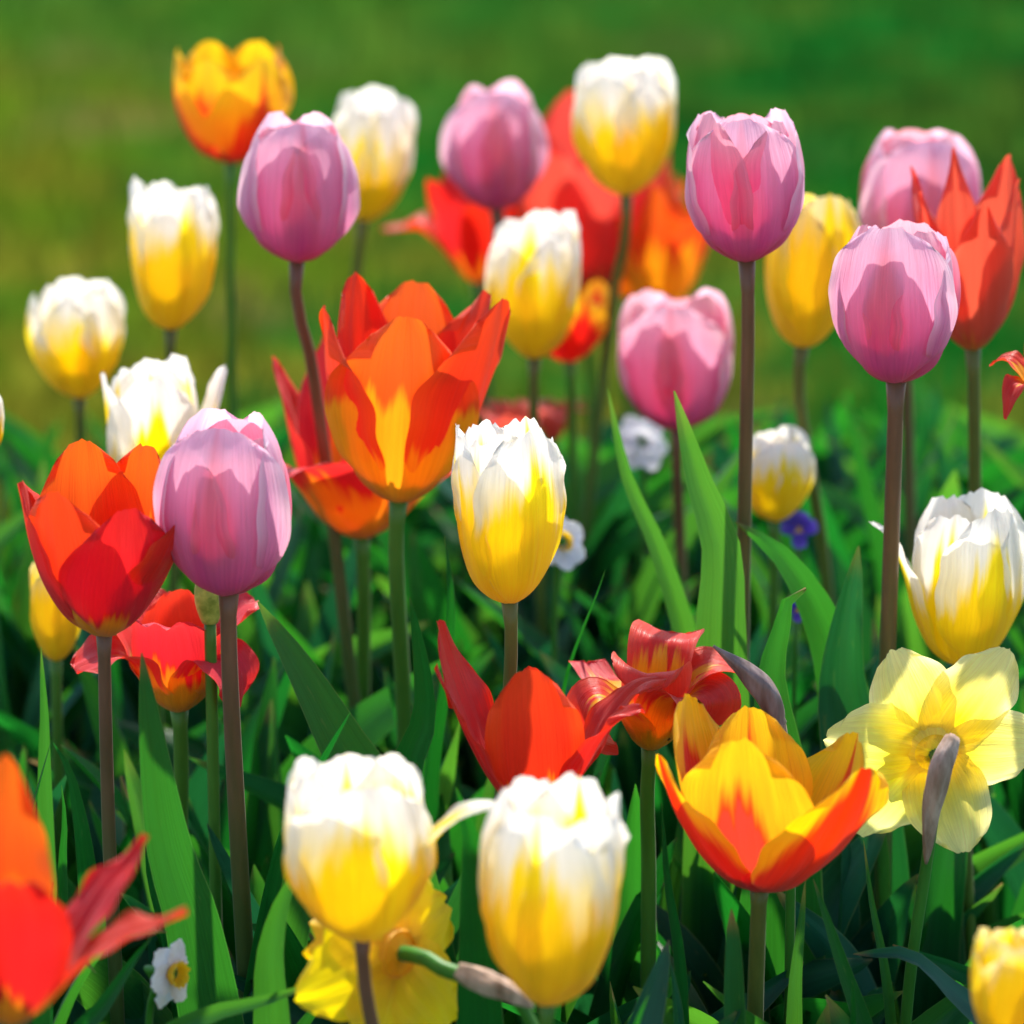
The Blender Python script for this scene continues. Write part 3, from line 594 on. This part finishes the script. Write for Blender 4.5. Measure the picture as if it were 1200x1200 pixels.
daffodil(655, 636, 1.86, 36, (.5, -.6, .3), 'white narcissus half hidden behind the right side of the central tulip', 'narcissus_white', 'corona', .3, .3,
   [(652, 650, 1.87), (650, 720, 1.87)], rot=0, tep=dict(W=.5, blunt=.6), stem_r=.0016)
# blue violas deep in the leaves
def viola(cx, cy, Y, rpx, label):
    c = pt(cx, cy, Y); k = mpp(c) * rpx; q = Vector((0, -.9, .4)).normalized().to_track_quat('Z', 'Y').to_matrix()
    f = Vector((c.x, c.y + .005, 0)); root = thing('viola', label, 'viola', f, 'blue violas among the leaves')
    for i, a in enumerate((15, -15, 75, -75, 180)):
        P = petal_pts([70, 80, 84, 84, 84, 80], W=.42, blunt=.75, wbase=.3, drop=.1, flat=3, seed=i, ruffle=.03)
        ca, sa = math.cos(R(a)), math.sin(R(a))
        put('petal', grid_mesh('petal', [[c + q @ Vector(((v.x * ca - v.y * sa) * k, (v.x * sa + v.y * ca) * k, v.z * k + i * .0004)) for v in row] for row in P]), root, M['viola_blue'])
    put('stem', tube('stem', [c, c + Vector((0, .005, -.01)), f], .0012, 12, 8), root, M['stem_green'])
    BLOOMS.append((cx, cy, rpx * .5, rpx * .5, Y))
viola(936, 622, 1.92, 22, 'blurred blue viola under the small white tulip at right')
viola(934, 716, 1.80, 14, 'tiny purple viola deep among the leaves at right')
# grey-brown withered bud
t0 = [(836, 757), (856, 772), (878, 790), (897, 812), (910, 840), (914, 856)]; V = [pt(x, y, 1.615) for x, y in t0]
f = pt(925, 1000, 1.63); f.z = 0
root = thing('withered_bud', 'grey brown withered daffodil bud bowing to the left above the flamed tulip', 'bud', f)
put('bud', tube('bud', V, lambda q: .0006 + .0050 * math.sin(math.pi * min(1, q ** 1.5)) ** .8 + (.001 if q > .9 else 0), 30, 28, ridge=.06), root, solid_mat('withered_skin', (.10, .065, .055), (.24, .18, .17), .38, 90, None, .6, .2))
put('collar', tube('collar', [pt(912, 848, 1.615), pt(915, 860, 1.615), pt(918, 874, 1.615)], lambda q: .0034 - .0008 * q, 8, 10), root, M['spathe'])
put('stem', tube('stem', [pt(914, 860, 1.615), pt(920, 900, 1.618), pt(926, 1000, 1.62), f], .0022), root, M['stem_green'])
BLOOMS.append((880, 810, 45, 55, 1.6))

# ================================================================== PROMINENT LEAVES
def plant(label, spec, mat='leaf', name='leafy_plant', group=None):
    L0 = [px_leaf(**s) for s in spec]; base = L0[0][0][0].copy(); base.z = 0
    root = thing(name, label, 'plant', base, group)
    for (V, W, kw), s in zip(L0, spec):
        kw = dict(kw); mt = kw.pop('mat', mat); put('leaf', leaf_mesh(V, W, **kw), root, M[mt])
    return root
D = dict
plant('tall bright pointed leaf reaching up to the ruffled pink tulip', [D(pts=[(845, 720), (845, 640), (818, 560), (790, 458)], Y=1.715, wpx=92, az=-15, twist=15, fold=.45, wave=.05, seed=4),
      D(pts=[(810, 780), (770, 640), (735, 560), (712, 455)], Y=1.78, wpx=40, az=20, twist=-20, fold=.4, seed=5)], 'leaf')
plant('very broad dark green leaf standing upright below the left red tulip', [D(pts=[(225, 1080), (200, 1000), (180, 880), (166, 765)], Y=1.56, wpx=84, az=15, twist=-10, fold=.15, wave=.04, seed=1),
      D(pts=[(196, 1120), (172, 1000), (186, 900), (176, 860)], Y=1.62, wpx=40, az=60, fold=.5, seed=2)], 'leaf')
plant('blue green curled leaf with a wavy edge right of centre', [D(pts=[(1000, 900), (985, 800), (990, 720), (1006, 640)], Y=1.72, wpx=120, az=-10, twist=25, fold=.3, wave=.32, seed=7)], 'leaf_blue')
plant('leaf folded over at its top beside the grey bud', [D(pts=[(905, 880), (900, 790), (915, 720), (925, 690), (944, 688)], Y=1.66, wpx=120, az=0, twist=40, fold=.3, wave=.2, seed=8)], 'leaf')
plant('arching leaf bending over behind the tall pink tulip stem', [D(pts=[(990, 820), (960, 720), (915, 650), (862, 612)], Y=1.74, wpx=90, az=-20, twist=20, fold=.25, wave=.2, seed=9)], 'leaf')
plant('pale lit leaf between the orange tulip stem and the central tulip', [D(pts=[(500, 900), (515, 800), (525, 700), (522, 628)], Y=1.72, wpx=66, az=50, twist=20, fold=.4, seed=10),
      D(pts=[(480, 900), (500, 840), (492, 760), (480, 700)], Y=1.66, wpx=66, az=-40, twist=20, fold=.4, seed=11)], 'leaf')
plant('long dark leaf slanting down to the right of the mauve tulip', [D(pts=[(450, 960), (400, 870), (350, 780), (302, 705)], Y=1.66, wpx=100, az=0, twist=15, fold=.2, wave=.06, seed=12),
      D(pts=[(330, 980), (372, 900), (395, 860), (410, 835)], Y=1.60, wpx=40, az=40, fold=.4, seed=13)], 'leaf')
plant('bright green leaf left of the front white tulip', [D(pts=[(322, 1190), (318, 1120), (330, 1060), (352, 1010)], Y=1.50, wpx=74, az=-35, twist=30, fold=.5, wave=.08, seed=14)], 'leaf')
plant('upright leaf between the two white tulips in the front', [D(pts=[(560, 1120), (556, 1040), (552, 980), (534, 922)], Y=1.50, wpx=76, az=15, twist=-20, fold=.35, seed=15)], 'leaf')
plant('low curled leaves with pale edges by the tiny white daffodil', [D(pts=[(60, 1210), (100, 1130), (140, 1095), (196, 1092)], Y=1.52, wpx=62, az=20, twist=50, fold=.3, wave=.25, seed=16),
      D(pts=[(80, 1230), (120, 1180), (160, 1120), (178, 1098)], Y=1.49, wpx=44, az=-40, twist=40, fold=.5, wave=.2, seed=17),
      D(pts=[(40, 1230), (50, 1160), (80, 1110), (112, 1140)], Y=1.5, wpx=60, az=0, twist=60, fold=.3, wave=.25, seed=18)], 'leaf')
plant('leaf lying almost flat along the bottom left edge', [D(pts=[(180, 1230), (240, 1190), (310, 1172), (374, 1150)], Y=1.47, wpx=44, az=0, twist=20, fold=.3, wave=.08, seed=19)], 'leaf')
plant('brownish tipped leaf standing left of the slim red tulip stem', [D(pts=[(30, 1000), (36, 950), (50, 900), (60, 868)], Y=1.62, wpx=50, az=50, twist=40, fold=.4, seed=20),
      D(pts=[(100, 1000), (92, 950), (80, 900), (62, 870)], Y=1.64, wpx=40, az=0, fold=.2, seed=21), D(pts=[(74, 1000), (76, 960), (72, 920)], Y=1.6, wpx=26, az=0, fold=.4, seed=22)], 'leaf')
plant('short round tipped green leaf left of the flamed tulip stem', [D(pts=[(862, 1230), (860, 1160), (859, 1110), (857, 1064)], Y=1.52, wpx=26, az=5, fold=.15, wave=.02, seed=23, kind='strap')], 'strap')
plant('straight slender leaves crossing right of the flamed tulip stem', [D(pts=[(1020, 1230), (990, 1140), (970, 1080), (953, 1030)], Y=1.55, wpx=34, az=10, fold=.2, wave=.02, seed=24),
      D(pts=[(930, 1230), (932, 1150), (938, 1090), (944, 1030)], Y=1.56, wpx=30, az=0, fold=.3, wave=.02, seed=25),
      D(pts=[(1046, 1220), (1036, 1130), (1022, 1060), (1012, 985)], Y=1.60, wpx=18, az=0, fold=.3, wave=.02, seed=26),
      D(pts=[(800, 1230), (796, 1120), (782, 1030), (775, 940)], Y=1.56, wpx=22, az=0, fold=.3, wave=.02, seed=27)], 'strap')
plant('leaf clump with wavy pale edges low at the right', [D(pts=[(1180, 1230), (1110, 1160), (1060, 1120), (1000, 1118)], Y=1.56, wpx=64, az=30, twist=40, fold=.3, wave=.25, seed=28),
      D(pts=[(1190, 1200), (1150, 1150), (1080, 1120), (1046, 1108)], Y=1.6, wpx=60, az=-20, twist=-30, fold=.3, wave=.2, seed=29)], 'leaf_blue')
plant('tiny pointed leaf tip poking up at the bottom, right of centre', [D(pts=[(735, 1240), (745, 1200), (760, 1166)], Y=1.45, wpx=34, az=20, fold=.4, seed=30)], 'leaf')
plant('slim reddish tipped leaf right of the central tulip', [D(pts=[(660, 800), (680, 740), (695, 705), (709, 668)], Y=1.7, wpx=22, az=60, fold=.4, seed=31)], 'leaf')
plant('round topped leaf low at the left below the yellow tulip', [D(pts=[(52, 900), (52, 840), (50, 800), (48, 758)], Y=1.66, wpx=30, az=10, fold=.2, seed=32), D(pts=[(110, 620), (105, 560), (95, 500)], Y=1.98, wpx=46, az=30, fold=.4, seed=33)], 'leaf')

# ================================================================== LEAVES OF EVERY FLOWER
rng = random.Random(11)
for root, foot, n, Y in PLANTS:
    kind = 'tulip' if n > 0 else 'strap'
    for _ in range(abs(n) + (1 if n > 0 else 0)):
        me = random_leaf(foot, rng, (.16, .26), (.011, .019) if kind == 'tulip' else (.004, .007), kind)
        if me: put('leaf', me, root, M['leaf' if kind == 'tulip' and rng.random() < .7 else ('leaf_blue' if kind == 'tulip' else 'strap')])
for o in list(bpy.data.objects):
    if '_n' in o: del o['_n']
# ================================================================== BLOOMLESS PLANTS
def fill(count, ylo, yhi, label, group, kind, nleaf, length, W, xr, mats, seed):
    rng = random.Random(seed)
    for _ in range(count):
        Y = rng.uniform(ylo, yhi); x = rng.uniform(-1, 1) * xr * Y / 2.0
        foot = Vector((x, Y, 0)); ms = []
        for _ in range(nleaf + rng.randint(-1, 1)):
            me = random_leaf(foot, rng, length, W, kind, wild=.85)
            if me: ms.append(me)
        if not ms: continue
        root = thing('leafy_plant' if kind == 'tulip' else 'strap_leaved_plant', label, 'plant', foot, group)
        for me in ms: put('leaf', me, root, M[rng.choice(mats)])
BL = ('bloomless tulip plant with broad pointed green leaves in the dense foliage', 'bloomless broad leaved plants')
NL = ('tuft of narrow upright daffodil leaves without a flower in the dense foliage', 'bloomless narrow leaved tufts')
fill(78, 1.42, 2.2, *BL, 'tulip', 5, (.15, .29), (.014, .024), .34, ['leaf', 'leaf', 'leaf_blue'], 21)
fill(34, 1.40, 1.75, *BL, 'tulip', 5, (.14, .26), (.014, .024), .34, ['leaf', 'leaf', 'leaf_blue'], 51)
fill(58, 1.68, 2.15, *BL, 'tulip', 5, (.20, .32), (.014, .024), .34, ['leaf', 'leaf', 'leaf_blue'], 41)
fill(24, 1.45, 2.3, *NL, 'strap', 5, (.15, .30), (.0045, .008), .34, ['strap'], 22)
fill(64, 2.0, 2.52, *BL, 'tulip', 5, (.26, .39), (.015, .025), .36, ['leaf', 'leaf', 'leaf_blue'], 31)
fill(14, 2.0, 2.52, *NL, 'strap', 5, (.24, .33), (.005, .009), .36, ['strap'], 32)
# ================================================================== SHADE TREE, unseen, added beyond the lawn to shade its far right side
M['bark'] = solid_mat('bark', (.06, .045, .03), (.14, .11, .08), .9, 12, None, 1, .3)
TP = Vector((2.95, 9.9, 0))
root = thing('added_shade_tree', 'unseen leafy tree added beyond the lawn to shade its far right side', 'tree', TP)
put('trunk', tube('trunk', [TP, TP + Vector((.1, 0, 1.6)), TP + Vector((0, .1, 3.4)), TP + Vector((.1, 0, 5.2))], lambda t: .16 * (1.2 - t), 20, 12), root, M['bark'])
rng = random.Random(5); V = []; Fc = []; UV = []
cl = []
for _ in range(38):
    d = Vector((rng.gauss(0, 1), rng.gauss(0, 1), rng.gauss(0, 1))).normalized() * rng.uniform(.3, 1) ** .6
    cl.append((TP + Vector((d.x * 2.4, d.y * 2.0, 4.1 + d.z * 1.5)), rng.uniform(.35, .7)))
for k, (c, r) in enumerate(cl):
    if k < 14: put('branch', tube('branch', [TP + Vector((0, 0, 2.4 + k * .12)), TP.lerp(c, .5) + Vector((0, 0, 1.6)), c], lambda t: .05 * (1.1 - t), 10, 7), root, M['bark'])
    for _ in range(110):
        p_ = c + Vector((rng.gauss(0, .5), rng.gauss(0, .5), rng.gauss(0, .4))) * r; s = rng.uniform(.07, .12)
        a = Vector((rng.gauss(0, 1), rng.gauss(0, 1), rng.gauss(0, 1))).normalized() * s; b_ = a.cross(Vector((rng.gauss(0, 1), rng.gauss(0, 1), rng.gauss(0, 1)))).normalized() * s * .5
        i0 = len(V); V += [p_ - a, p_ + b_, p_ + a, p_ - b_]; Fc.append((i0, i0 + 1, i0 + 2, i0 + 3)); UV += [(0, .5), (.5, 0), (.9, .5), (.5, .9)]
me = bpy.data.meshes.new('crown'); me.from_pydata([tuple(v) for v in V], [], Fc); ul = me.uv_layers.new(name='UVMap')
ul.data.foreach_set('uv', [c for q in UV for c in q]); me.update(); put('crown', me, root, M['leaf'])
